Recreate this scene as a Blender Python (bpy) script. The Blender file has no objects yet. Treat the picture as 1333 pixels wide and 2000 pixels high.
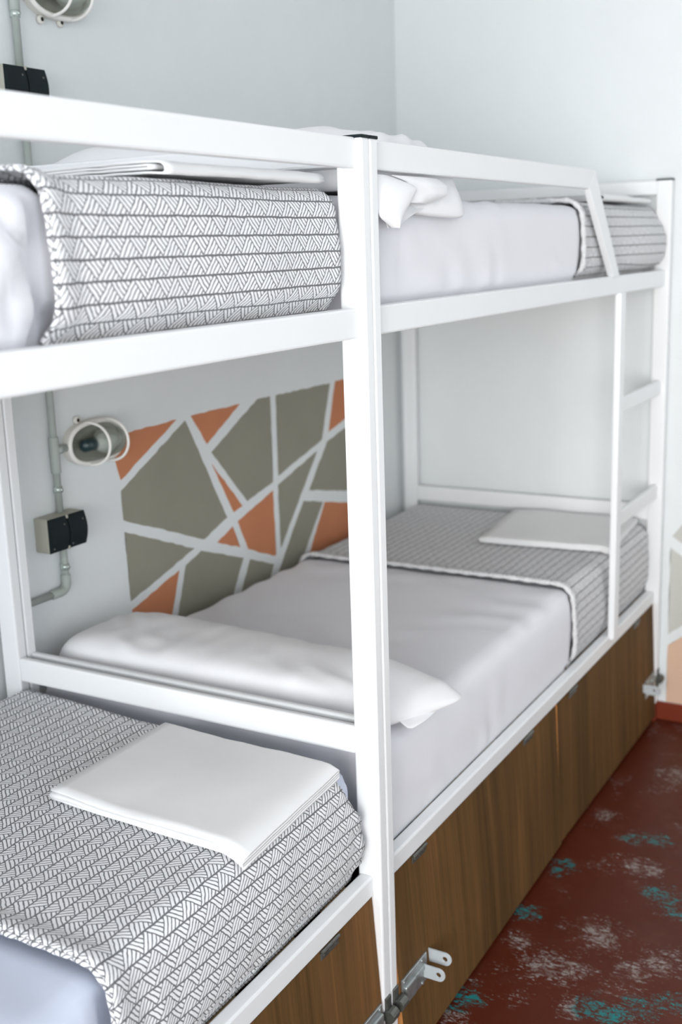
import bpy, bmesh, math, random
from mathutils import Vector, Matrix, noise

S = bpy.context.scene
COL = S.collection
random.seed(7)

# ------------------------------------------------------------------ camera
F_PX = 2224.5
cam_d = bpy.data.cameras.new('camera')
cam = bpy.data.objects.new('camera', cam_d)
COL.objects.link(cam)
cam_d.sensor_fit = 'HORIZONTAL'
cam_d.sensor_width = 24.0
cam_d.lens = F_PX / 1333.0 * 24.0
cam_d.clip_start = 0.05
ROT = ((0.8669431129, -0.0847953692, 0.4911409007),
       (0.4973616327, 0.2109789437, -0.8414982422),
       (-0.0322652344, 0.9738057459, 0.2250807055))
m4 = Matrix(ROT).to_4x4()
m4.translation = Vector((1.90406, -1.72630, 1.62556))
cam.matrix_world = m4
cam_d.dof.use_dof = True
cam_d.dof.focus_distance = 1.95
cam_d.dof.aperture_fstop = 3.4
S.camera = cam

# ------------------------------------------------------------------ world, light, exposure
world = bpy.data.worlds.new('sky')
S.world = world
world.use_nodes = True
bg = world.node_tree.nodes['Background']
bg.inputs['Color'].default_value = (0.80, 0.90, 1.0, 1)
bg.inputs['Strength'].default_value = 1.0

def area(name, loc, rot, sx, sy, power, color):
    d = bpy.data.lights.new(name, 'AREA')
    d.shape = 'RECTANGLE'
    d.size, d.size_y, d.energy, d.color = sx, sy, power, color
    o = bpy.data.objects.new(name, d)
    o.location, o.rotation_euler = loc, rot
    COL.objects.link(o)
    return o
# daylight through the door and window behind the photographer, plus an added side fill
door_light = area('daylight_door', (2.3, -3.42, 1.45), (math.radians(90), 0, 0), 1.6, 1.9, 49, (1.0, 0.985, 0.955))
door_light.data.spread = math.radians(80)          # narrowed beam grades the far wall; no deep reveal is built
area('daylight_window', (0.8, -3.42, 1.45), (math.radians(90), 0, 0), 1.2, 1.9, 66, (0.90, 0.945, 0.985))
area('side_fill_light', (3.52, -2.3, 1.5), (math.radians(90), 0, math.radians(90)), 1.5, 1.8, 34, (0.91, 0.955, 0.99))  # fill light added to brighten the near bed's aisle side

S.view_settings.view_transform = 'Standard'
S.view_settings.look = 'None'
S.view_settings.gamma = 1.0
S.view_settings.use_curve_mapping = False
S.view_settings.exposure = 0.0

# ------------------------------------------------------------------ node helpers / materials
class NT:
    def __init__(self, name):
        self.m = bpy.data.materials.new(name)
        self.m.use_nodes = True
        self.t = self.m.node_tree
        self.b = self.t.nodes['Principled BSDF']
    def n(self, typ, **kw):
        nd = self.t.nodes.new(typ)
        for k, v in kw.items():
            setattr(nd, k, v)
        return nd
    def l(self, a, b):
        self.t.links.new(a, b)
    def put(self, sock, v):
        if hasattr(v, 'is_output') or isinstance(v, bpy.types.NodeSocket):
            self.l(v, sock)
        else:
            sock.default_value = v
    def math(self, op, a, b=0.0, c=None):
        nd = self.n('ShaderNodeMath', operation=op)
        self.put(nd.inputs[0], a)
        self.put(nd.inputs[1], b)
        if c is not None:
            self.put(nd.inputs[2], c)
        return nd.outputs[0]
    def mix(self, f, a, b):
        nd = self.n('ShaderNodeMix', data_type='RGBA')
        self.put(nd.inputs[0], f)
        for s, v in ((nd.inputs[6], a), (nd.inputs[7], b)):
            if isinstance(v, tuple) and len(v) == 3:
                v = v + (1,)
            self.put(s, v)
        return nd.outputs[2]
    def coord(self, which='Object'):
        return self.n('ShaderNodeTexCoord').outputs[which]
    def noise(self, vec, scale, detail=3, rough=.5, dist=0.0):
        nd = self.n('ShaderNodeTexNoise')
        self.l(vec, nd.inputs['Vector'])
        nd.inputs['Scale'].default_value = scale
        nd.inputs['Detail'].default_value = detail
        nd.inputs['Roughness'].default_value = rough
        nd.inputs['Distortion'].default_value = dist
        return nd.outputs[0]
    def smooth(self, v, lo, hi):
        nd = self.n('ShaderNodeMapRange', interpolation_type='SMOOTHSTEP')
        self.put(nd.inputs[0], v)
        nd.inputs[1].default_value = lo
        nd.inputs[2].default_value = hi
        return nd.outputs[0]
    def mapping(self, vec, scale=(1, 1, 1)):
        nd = self.n('ShaderNodeMapping')
        self.l(vec, nd.inputs[0])
        nd.inputs['Scale'].default_value = scale
        return nd.outputs[0]
    def bump(self, h, strength=.3, dist=.002):
        nd = self.n('ShaderNodeBump')
        nd.inputs['Strength'].default_value = strength
        nd.inputs['Distance'].default_value = dist
        self.l(h, nd.inputs['Height'])
        self.l(nd.outputs[0], self.b.inputs['Normal'])
    def set(self, color=None, rough=None, metal=None, spec=None):
        if color is not None:
            self.put(self.b.inputs['Base Color'], color + (1,) if isinstance(color, tuple) else color)
        if rough is not None:
            self.put(self.b.inputs['Roughness'], rough)
        if metal is not None:
            self.b.inputs['Metallic'].default_value = metal
        if spec is not None:
            self.b.inputs['Specular IOR Level'].default_value = spec

def mat_plain(name, color, rough=.5, metal=0, var=.06, scale=14, bump=0.0, bscale=60, spec=.5):
    t = NT(name)
    c = t.coord()
    f = t.noise(c, scale, 4)
    lo = tuple(x * (1 - var) for x in color)
    hi = tuple(min(1, x * (1 + var)) for x in color)
    t.set(t.mix(f, lo, hi), rough, metal, spec)
    if bump:
        t.bump(t.noise(c, bscale, 4), bump)
    return t.m

def mat_wall(name, color):
    t = NT(name)
    c = t.coord()
    a = t.noise(c, 1.3, 5, .6)
    b = t.noise(c, 9, 5, .6)
    f = t.math('ADD', t.math('MULTIPLY', a, .6), t.math('MULTIPLY', b, .4))
    t.set(t.mix(t.smooth(f, .3, .7), tuple(x * .965 for x in color), color), .85, 0, .25)
    h = t.math('ADD', t.noise(c, 26, 6, .6), t.math('MULTIPLY', t.noise(c, 160, 3), .35))
    t.bump(h, .25, .004)
    return t.m

def mat_fabric(name, color, weave=900, sheen=.15):
    t = NT(name)
    c = t.coord()
    t.set(t.mix(t.noise(c, 8, 4), tuple(x * .97 for x in color), color), .9, 0, .15)
    t.b.inputs['Sheen Weight'].default_value = sheen
    h = t.math('ADD', t.math('MULTIPLY', t.noise(c, weave, 2), .12), t.noise(t.mapping(c, (1, 1, .55)), 22, 4, .5))
    t.bump(h, .22, .003)
    return t.m

def mat_blanket(name):
    """hand drawn triangles hatched in grey on white, in rows along the bed (UV in metres)"""
    t = NT(name)
    uv = t.n('ShaderNodeUVMap').outputs[0]
    wob = t.n('ShaderNodeTexNoise')
    t.l(uv, wob.inputs['Vector'])
    wob.inputs['Scale'].default_value = 75
    wob.inputs['Detail'].default_value = 2
    off = t.n('ShaderNodeVectorMath', operation='MULTIPLY_ADD')
    t.l(wob.outputs['Color'], off.inputs[0])
    off.inputs[1].default_value = (.0046, .0030, 0)
    t.l(uv, off.inputs[2])
    sp = t.n('ShaderNodeSeparateXYZ')
    t.l(off.outputs[0], sp.inputs[0])
    V = t.math('DIVIDE', sp.outputs[1], .0266)
    row = t.math('FLOOR', V)
    v = t.math('SUBTRACT', V, row)
    jit = t.n('ShaderNodeTexWhiteNoise', noise_dimensions='1D')
    t.l(row, jit.inputs[1])
    a0 = t.math('ADD', t.math('DIVIDE', sp.outputs[0], .0445), t.math('MULTIPLY', jit.outputs[0], .35))
    a = t.math('FRACT', a0)
    hv = t.math('MULTIPLY', v, .5)
    up = t.math('MULTIPLY', t.math('GREATER_THAN', a, hv), t.math('LESS_THAN', a, t.math('SUBTRACT', 1.0, hv)))
    s1 = t.math('FRACT', t.math('MULTIPLY', t.math('SUBTRACT', a, hv), 5.0))
    s2 = t.math('FRACT', t.math('ADD', t.math('MULTIPLY', t.math('ADD', a, hv), 5.0), .02))
    s = t.math('ADD', t.math('MULTIPLY', s1, up), t.math('MULTIPLY', s2, t.math('SUBTRACT', 1.0, up)))
    d = t.math('ABSOLUTE', t.math('SUBTRACT', s, .14))
    line = t.math('SUBTRACT', 1.0, t.smooth(d, .115, .205))
    dv = t.math('ABSOLUTE', t.math('SUBTRACT', v, .06))
    rl = t.math('SUBTRACT', 1.0, t.smooth(dv, .035, .075))
    mask = t.math('MAXIMUM', line, rl)
    t.set(t.mix(mask, (.86, .86, .88), (.150, .152, .160)), .92, 0, .12)
    t.b.inputs['Sheen Weight'].default_value = .1
    h = t.math('SUBTRACT', t.noise(uv, 260, 3), t.math('MULTIPLY', mask, .6))
    t.bump(h, .35, .0012)
    return t.m

def mat_wood(name):
    t = NT(name)
    c = t.coord()
    st = t.mapping(c, (1, 8, .35))
    g1 = t.noise(st, 1.6, 6, .62, .5)
    g2 = t.noise(t.mapping(c, (1, 45, .8)), 2.2, 4, .6)
    g3 = t.noise(t.mapping(c, (1, 4, .9)), 2.0, 4, .6, .3)
    f = t.math('ADD', t.math('ADD', t.math('MULTIPLY', g1, .5), t.math('MULTIPLY', g2, .25)), t.math('MULTIPLY', g3, .25))
    r = t.n('ShaderNodeValToRGB')
    t.l(f, r.inputs[0])
    e = r.color_ramp.elements
    e[0].position, e[0].color = .40, (.082, .044, .016, 1)
    e[1].position, e[1].color = .62, (.200, .094, .034, 1)
    k = e.new(.5)
    k.color = (.125, .066, .024, 1)
    k2 = e.new(.57)
    k2.color = (.160, .080, .029, 1)
    t.set(r.outputs[0], .7, 0, .1)
    t.bump(g2, .1, .001)
    return t.m

BLOBS = [  # x, y, radius, teal?
    (1.184, 1.176, .055, 1), (1.128, 1.148, .045, .6), (1.014, .94, .045, .7), (.987, .897, .04, .8), (.989, .684, .055, .9),
    (1.29, .90, .05, 1), (1.25, .91, .045, .9), (1.31, .846, .045, .8), (.993, .30, .06, .9), (1.0, .24, .05, 0), (1.19, .66, .085, 0), (1.16, .69, .045, 0),
    (1.11, .49, .085, 0), (1.16, .50, .085, 0), (1.17, 1.02, .06, 0), (1.22, 1.03, .05, 0), (1.34, .63, .07, 0), (1.30, .57, .06, 0), (1.41, .49, .05, 1),
    (1.25, .41, .05, .8), (1.35, .46, .06, .8), (1.21, .39, .05, 0), (1.02, .56, .05, 0), (1.14, 1.60, .09, 0), (1.02, 1.25, .05, 0), (1.30, .40, .06, .6), (1.45, .7, .1, .5),
    (1.5, 1.1, .12, 0), (1.7, .3, .15, .7), (1.5, -.2, .15, .2), (2.1, .8, .2, 0), (2.3, 1.5, .2, .8), (1.25, .1, .12, 0), (1.2, -.6, .14, .8), (1.9, -1.2, .2, 0)]

def mat_floor(name):
    """red-brown floor paint worn through to grey cement and teal older paint in brushy patches"""
    t = NT(name)
    c = t.coord()
    warp = t.n('ShaderNodeTexNoise')
    t.l(c, warp.inputs['Vector'])
    warp.inputs['Scale'].default_value = 16
    warp.inputs['Detail'].default_value = 4
    wv = t.n('ShaderNodeVectorMath', operation='MULTIPLY_ADD')
    t.l(warp.outputs['Color'], wv.inputs[0])
    wv.inputs[1].default_value = (.10, .10, 0)
    t.l(c, wv.inputs[2])
    wv2 = t.n('ShaderNodeVectorMath', operation='SUBTRACT')
    t.l(wv.outputs[0], wv2.inputs[0])
    wv2.inputs[1].default_value = (.05, .05, 0)
    area_m, teal_m = None, None
    for (x, y, r, teal) in BLOBS:
        dn = t.n('ShaderNodeVectorMath', operation='DISTANCE')
        t.l(wv2.outputs[0], dn.inputs[0])
        dn.inputs[1].default_value = (x, y, 0)
        m = t.math('SUBTRACT', 1.0, t.smooth(dn.outputs['Value'], r * .0, r * 1.7))
        area_m = m if area_m is None else t.math('MAXIMUM', area_m, m)
        if teal:
            mt = t.math('MULTIPLY', m, teal)
            teal_m = mt if teal_m is None else t.math('MAXIMUM', teal_m, mt)
    def strokes(angle, scale, stretch, dist):
        rot = t.n('ShaderNodeMapping')
        t.l(c, rot.inputs[0])
        rot.inputs['Rotation'].default_value = (0, 0, angle)
        rot.inputs['Scale'].default_value = (1, stretch, 1)
        return t.noise(rot.outputs[0], scale, 6, .7, dist)
    st = strokes(.5, 30, 3.2, 2.2)
    st2 = strokes(-.7, 38, 3.6, 1.6)
    pick = t.smooth(t.noise(c, 13, 2), .46, .54)
    fine = t.math('ADD', t.math('MULTIPLY', st, t.math('SUBTRACT', 1.0, pick)), t.math('MULTIPLY', st2, pick))
    vor = t.n('ShaderNodeTexVoronoi', feature='DISTANCE_TO_EDGE')
    t.l(wv2.outputs[0], vor.inputs['Vector'])
    vor.inputs['Scale'].default_value = 34
    crease = t.smooth(vor.outputs['Distance'], .015, .11)
    area_m = t.math('MAXIMUM', area_m, t.math('MULTIPLY', t.smooth(t.noise(c, 6.5, 4, .6), .48, .64), .60))
    thr = t.math('SUBTRACT', .70, t.math('MULTIPLY', area_m, .235))
    wear = t.smooth(t.math('SUBTRACT', fine, thr), -.004, .045)
    wear = t.math('MULTIPLY', t.math('MULTIPLY', wear, t.smooth(area_m, .01, .30)), t.math('ADD', .15, t.math('MULTIPLY', crease, .85)))
    red = t.mix(t.noise(c, 5, 5, .6), (.062, .0095, .0030), (.110, .0185, .0065))
    grey = t.mix(st2, (.16, .125, .11), (.42, .385, .37))
    teal = t.mix(st, (.010, .11, .115), (.015, .27, .28))
    under = t.mix(t.smooth(teal_m, .25, .55), grey, teal)
    haze = t.math('MULTIPLY', t.smooth(t.noise(c, 9, 6, .7), .5, .8), .16)
    col = t.mix(wear, t.mix(haze, red, (.20, .10, .07)), under)
    t.set(col, t.math('ADD', .30, t.math('MULTIPLY', t.noise(c, 12, 4), .22)), 0, .22)
    t.bump(t.math('ADD', t.noise(c, 30, 5), t.math('MULTIPLY', wear, -.6)), .12, .002)
    return t.m

def mat_glass(name):
    t = NT(name)
    t.b.inputs['Base Color'].default_value = (.90, .95, .93, 1)
    t.b.inputs['Roughness'].default_value = .04
    t.b.inputs['Transmission Weight'].default_value = 1.0
    t.b.inputs['IOR'].default_value = 1.3
    tr = t.n('ShaderNodeBsdfTransparent')
    tr.inputs[0].default_value = (.86, .90, .88, 1)
    mx = t.n('ShaderNodeMixShader')
    mx.inputs[0].default_value = .45
    t.l(t.b.outputs[0], mx.inputs[1])
    t.l(tr.outputs[0], mx.inputs[2])
    out = [n for n in t.t.nodes if n.type == 'OUTPUT_MATERIAL'][0]
    t.l(mx.outputs[0], out.inputs[0])
    return t.m

M = dict(
    frame=mat_plain('white_frame_enamel', (.84, .85, .86), .38, 0, .015, 5, .05, 30),
    cap=mat_plain('black_plastic', (.006, .012, .014), .6, 0, .06, 14, 0.0, 60, .2),
    wall=mat_wall('white_plaster', (.785, .815, .825)),
    ceiling=mat_wall('white_ceiling_plaster', (.84, .84, .84)),
    green=mat_plain('sage_grey_wall_paint', (.300, .290, .235), .8, 0, .07, 7, .2, 40, .2),
    terra=mat_plain('terracotta_wall_paint', (.56, .225, .115), .8, 0, .07, 7, .2, 40, .2),
    green2=mat_plain('glare_paled_sage_paint', (.56, .56, .52), .8, 0, .05, 7, .2, 40, .2),  # sage grey lightened: veiling glare painted into the colour
    terra2=mat_plain('glare_paled_terracotta_paint', (.70, .48, .35), .8, 0, .05, 7, .2, 40, .2),  # terracotta lightened the same way, glare put into its colour
    bluelit_sheet=mat_fabric('white_cotton_painted_blue_light', (.62, .67, .80)),  # blue cast of the light painted into a white sheet's colour
    red=mat_plain('red_skirting_paint', (.19, .030, .012), .35, 0, .15, 12),
    floor=mat_floor('worn_red_floor_paint'),
    sheet=mat_fabric('white_cotton_sheet', (.80, .80, .845)),
    cotton=mat_fabric('white_pillow_cotton', (.86, .86, .88)),
    linen=mat_fabric('ironed_white_linen', (.83, .83, .835), 700),
    blanket=mat_blanket('hatched_triangle_print'),
    hem=mat_plain('pale_printed_hem', (.66, .66, .67), .9, 0, .35, 130, .3, 200, .1),
    wood=mat_wood('dark_stained_plywood'),
    edge=mat_plain('orange_plywood_edge', (.52, .22, .06), .55, 0, .15, 30),
    zinc=mat_plain('galvanised_steel', (.40, .43, .43), .38, .75, .2, 60, .1, 80),
    oldzinc=mat_plain('tarnished_steel', (.15, .155, .14), .45, .7, .45, 70, .1, 90),
    lug=mat_plain('grey_painted_steel', (.62, .67, .70), .4, .3, .08, 50),
    pipe=mat_plain('grey_conduit_plastic', (.40, .44, .41), .5, 0, .08, 20),
    pipe_clip=mat_plain('shiny_conduit_clip', (.55, .62, .58), .25, .6, .1, 30),
    boxgrey=mat_plain('beige_grey_plastic', (.43, .42, .35), .5, 0, .06, 20),
    lampwhite=mat_plain('cream_lamp_enamel', (.74, .72, .66), .4, 0, .06, 20),
    lampwire=mat_plain('white_guard_wire', (.84, .82, .78), .4),
    reflector=mat_plain('dull_lamp_reflector', (.34, .33, .28), .4, .3, .2, 40),
    glass=mat_glass('ribbed_lamp_glass'),
    bulb=mat_plain('frosted_bulb', (.55, .56, .52), .25, 0, .05),
    socket=mat_plain('teal_lamp_holder', (.015, .040, .05), .3),
    slat=mat_plain('raw_pine', (.55, .38, .20), .6, 0, .15, 14),
    darkhole=mat_plain('dark_hole', (.008, .008, .008), .8),
)

# ------------------------------------------------------------------ mesh helpers
def obj(name, bm, mat, parent=None, smooth=False, mats=None):
    me = bpy.data.meshes.new(name)
    bmesh.ops.recalc_face_normals(bm, faces=bm.faces)
    bm.to_mesh(me)
    bm.free()
    for mm in (mats or [mat]):
        me.materials.append(M[mm] if isinstance(mm, str) else mm)
    if smooth:
        me.shade_smooth()
    o = bpy.data.objects.new(name, me)
    COL.objects.link(o)
    if parent:
        o.parent = parent
        o.matrix_parent_inverse = Matrix.Identity(4)
        o.location = -world_loc(parent)
    return o

def world_loc(o):
    v = Vector(o.location)
    while o.parent:
        o = o.parent
        v = v + Vector(o.location)
    return v

def tag(o, label=None, cat=None, group=None, kind=None):
    for k, v in (('label', label), ('category', cat), ('group', group), ('kind', kind)):
        if v:
            o[k] = v
    return o

def empty(name, loc, label, cat, group=None):
    o = bpy.data.objects.new(name, None)
    o.location = loc
    o.empty_display_size = .1
    COL.objects.link(o)
    return tag(o, label, cat, group)

def add_box(bm, x0, x1, y0, y1, z0, z1, bev=0.0, seg=2):
    x0, x1 = sorted((x0, x1)); y0, y1 = sorted((y0, y1)); z0, z1 = sorted((z0, z1))
    vs = [bm.verts.new(p) for p in ((x0, y0, z0), (x1, y0, z0), (x1, y1, z0), (x0, y1, z0), (x0, y0, z1), (x1, y0, z1), (x1, y1, z1), (x0, y1, z1))]
    return hexa(bm, vs, bev, seg)

def hexa(bm, vs, bev=0.0, seg=2):
    fs = [bm.faces.new([vs[i] for i in q]) for q in ((3, 2, 1, 0), (4, 5, 6, 7), (0, 1, 5, 4), (1, 2, 6, 5), (2, 3, 7, 6), (3, 0, 4, 7))]
    if bev:
        es = list({e for f in fs for e in f.edges})
        bmesh.ops.bevel(bm, geom=es, offset=bev, segments=seg, profile=.5, affect='EDGES')
    return fs

def box(name, mat, dims, parent=None, bev=.004, seg=2):
    bm = bmesh.new()
    add_box(bm, *dims, bev=bev, seg=seg)
    return obj(name, bm, mat, parent)

def add_tube(bm, pts, r, n=10, cap=True, closed=False):
    pts = [Vector(p) for p in pts]
    rs = r if isinstance(r, (list, tuple)) else [r] * len(pts)
    rings = []
    N = len(pts)
    up = None
    for i, p in enumerate(pts):
        a = pts[(i - 1) % N] if (closed or i > 0) else p
        b = pts[(i + 1) % N] if (closed or i < N - 1) else p
        t = (b - a).normalized()
        if up is None:
            up = t.orthogonal().normalized()
        up = (up - t * up.dot(t)).normalized()
        w = t.cross(up)
        rings.append([bm.verts.new(p + (up * math.cos(2 * math.pi * k / n) + w * math.sin(2 * math.pi * k / n)) * rs[i]) for k in range(n)])
    for i in range(N if closed else N - 1):
        A, B = rings[i], rings[(i + 1) % N]
        for k in range(n):
            bm.faces.new((A[k], A[(k + 1) % n], B[(k + 1) % n], B[k]))
    if cap and not closed:
        bm.faces.new(rings[0][::-1])
        bm.faces.new(rings[-1])

def tube(name, mat, pts, r, parent=None, n=12, closed=False):
    bm = bmesh.new()
    add_tube(bm, pts, r, n, True, closed)
    return obj(name, bm, mat, parent, True)

def add_prism(bm, poly, fn, d0, d1):
    """polygon (u,v) extruded between depths d0,d1; fn(u,v,d)->xyz"""
    a = [bm.verts.new(fn(u, v, d0)) for u, v in poly]
    b = [bm.verts.new(fn(u, v, d1)) for u, v in poly]
    n = len(poly)
    fs = [bm.faces.new(a[::-1]), bm.faces.new(b)]
    for i in range(n):
        bm.faces.new((a[i], a[(i + 1) % n], b[(i + 1) % n], b[i]))
    bmesh.ops.triangulate(bm, faces=fs)

def nz(p, s, seed=0.0):
    return noise.noise(Vector((p[0] * s + seed, p[1] * s - seed * 1.7, p[2] * s + seed * .6)))

def sstep(x, a, b):
    t = max(0, min(1, (x - a) / (b - a)))
    return t * t * (3 - 2 * t)

# ------------------------------------------------------------------ room shell
RX, RY0, RY1, RZ = 3.4, -3.3, 2.01, 2.95

def wall_mesh(boxes):
    bm = bmesh.new()
    for b in boxes:
        add_box(bm, *b)
    return bm
floor = tag(obj('floor', wall_mesh([(-.1, RX + .1, RY0 - .1, RY1 + .1, -.1, 0)]), 'floor'), kind='structure')
wall_left = tag(obj('wall_left', wall_mesh([(-.1, 0, RY0 - .1, RY1, 0, RZ)]), 'wall'), kind='structure')
wall_far = tag(obj('wall_far', wall_mesh([(-.1, RX + .1, RY1, RY1 + .1, 0, RZ)]), 'wall'), kind='structure')
wall_near = tag(obj('wall_near', wall_mesh([(0, .2, RY0 - .1, RY0, 0, RZ), (1.4, 1.5, RY0 - .1, RY0, .5, 2.4), (3.1, RX + .1, RY0 - .1, RY0, 0, RZ), (.2, 3.1, RY0 - .1, RY0, 0, .5), (.2, 3.1, RY0 - .1, RY0, 2.4, RZ)]), 'wall'), kind='structure')
wall_right = tag(obj('wall_right', wall_mesh([(RX, RX + .1, RY0, -3.1, 0, RZ), (RX, RX + .1, -1.5, RY1, 0, RZ), (RX, RX + .1, -3.1, -1.5, 0, .55), (RX, RX + .1, -3.1, -1.5, 2.45, RZ)]), 'wall'), kind='structure')
ceiling = tag(obj('ceiling', wall_mesh([(-.1, RX + .1, RY0 - .1, RY1 + .1, RZ, RZ + .1)]), 'ceiling'), kind='structure')

def win(name, fn, u0, u1, z0, z1):
    bm = bmesh.new()
    w = .05
    for (a, b, c, d) in ((u0, u1, z0, z0 + w), (u0, u1, z1 - w, z1), (u0, u0 + w, z0 + w, z1 - w), (u1 - w, u1, z0 + w, z1 - w), ((u0 + u1) / 2 - w / 2, (u0 + u1) / 2 + w / 2, z0 + w, z1 - w)):
        add_box(bm, *fn(a, b, c, d))
    return tag(obj(name, bm, 'frame'), kind='structure')
win('window_1', lambda a, b, c, d: (a, b, RY0 - .07, RY0 - .02, c, d), 1.5, 3.1, .5, 2.4)
win('window_2', lambda a, b, c, d: (a, b, RY0 - .07, RY0 - .02, c, d), .2, 1.4, .5, 2.4)
win('added_fill_window', lambda a, b, c, d: (RX + .02, RX + .07, a, b, c, d), -3.1, -1.5, .55, 2.45)  # unseen opening added to go with the side fill
tag(box('baseboard_far', 'red', (0.0, RX, RY1 - .010, RY1, 0, .064), None, .002), kind='structure')
tag(box('baseboard_left', 'red', (0, .010, RY0, RY1 - .010, 0, .064), None, .002), kind='structure')

# painted facets: geometric mural, a thin coat with ragged brushed edges
def ragged(poly, step=.02, amp=.0016, seed=0):
    out = []
    n = len(poly)
    for i in range(n):
        a, b = poly[i], poly[(i + 1) % n]
        L = math.hypot(b[0] - a[0], b[1] - a[1])
        k = max(1, int(L / step))
        for j in range(k):
            f = j / k
            u, v = a[0] + (b[0] - a[0]) * f, a[1] + (b[1] - a[1]) * f
            if j:
                u += random.uniform(-amp, amp)
                v += random.uniform(-amp, amp)
            out.append((u, v))
    return out
MURAL = [('terra', [(.36, 1.187), (.676, 1.194), (.436, 1.074), (.427, 1.103), (.415, 1.15)]),
 ('green', [(0.713, 1.186), (0.881, 0.879), (0.765, 0.841), (0.435, 0.97), (0.434, 1.047)]),
 ('terra', [(0.739, 1.195), (0.973, 1.197), (0.805, 1.106)]),
 ('green', [(1.063, 1.199), (1.133, 1.199), (1.127, 0.936), (0.986, 0.905), (0.823, 1.08)]),
 ('terra', [(0.822, 1.047), (0.96, 0.896), (0.915, 0.887)]),
 ('green', [(1.165, 1.198), (1.49, 1.197), (1.426, 1.02), (1.16, 0.949)]),
 ('terra', [(1.525, 1.2), (1.679, 1.2), (1.672, 1.087), (1.471, 1.038)]),
 ('green', [(1.459, 1.008), (1.569, 1.033), (1.67, 1.053), (1.655, 0.802), (1.337, 0.869)]),
 ('green', [(1.155, 0.922), (1.393, 0.987), (1.155, 0.719)]),
 ('terra', [(1.125, 0.91), (1.126, 0.705), (1.11, 0.706), (0.978, 0.76), (0.932, 0.856)]),
 ('terra', [(0.905, 0.846), (0.937, 0.776), (0.826, 0.817)]),
 ('green', [(0.435, 0.939), (0.719, 0.826), (0.44, 0.753)]),
 ('terra', [(0.645, 0.782), (0.584, 0.618), (0.446, 0.662), (0.442, 0.729)]),
 ('green', [(0.749, 0.812), (0.951, 0.74), (0.878, 0.624), (0.829, 0.541), (0.61, 0.61), (0.676, 0.788)]),
 ('green', [(0.985, 0.727), (1.111, 0.679), (0.995, 0.488), (0.862, 0.53)]),
 ('green', [(1.299, 0.841), (1.418, 0.814), (1.269, 0.643), (1.172, 0.516), (1.041, 0.524), (1.12, 0.629)]),
 ('terra', [(1.43, 0.81), (1.653, 0.76), (1.64, 0.554), (1.27, 0.585)])]
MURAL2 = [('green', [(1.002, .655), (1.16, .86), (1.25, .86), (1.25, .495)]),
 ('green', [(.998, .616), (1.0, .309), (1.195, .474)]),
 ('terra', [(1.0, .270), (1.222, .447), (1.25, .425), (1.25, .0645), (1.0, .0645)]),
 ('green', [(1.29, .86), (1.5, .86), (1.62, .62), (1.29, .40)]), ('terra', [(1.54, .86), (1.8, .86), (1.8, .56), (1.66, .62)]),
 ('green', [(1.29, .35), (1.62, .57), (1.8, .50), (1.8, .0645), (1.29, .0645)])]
PAINT2 = {'terra': 'terracotta wall facet paled by painted glare', 'green': 'sage grey wall facet paled by painted glare'}
PAINT = {'terra': 'terracotta painted wall facet', 'green': 'sage grey painted wall facet'}
for i, (c, p) in enumerate(MURAL):
    bm = bmesh.new()
    add_prism(bm, ragged(p), lambda u, v, d: (d, u, v), -.001, .0009)
    tag(obj('painted_facet', bm, c, wall_left), PAINT[c])
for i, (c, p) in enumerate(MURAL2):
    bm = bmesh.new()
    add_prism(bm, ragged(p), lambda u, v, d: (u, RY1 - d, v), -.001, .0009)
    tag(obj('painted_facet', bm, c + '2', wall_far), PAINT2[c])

# ------------------------------------------------------------------ bunk beds
W, P, T, WB, H, L = .974, .049, .0283, .024, 1.802, 2.0
RF = .961                    # front plane of the rails

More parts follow.
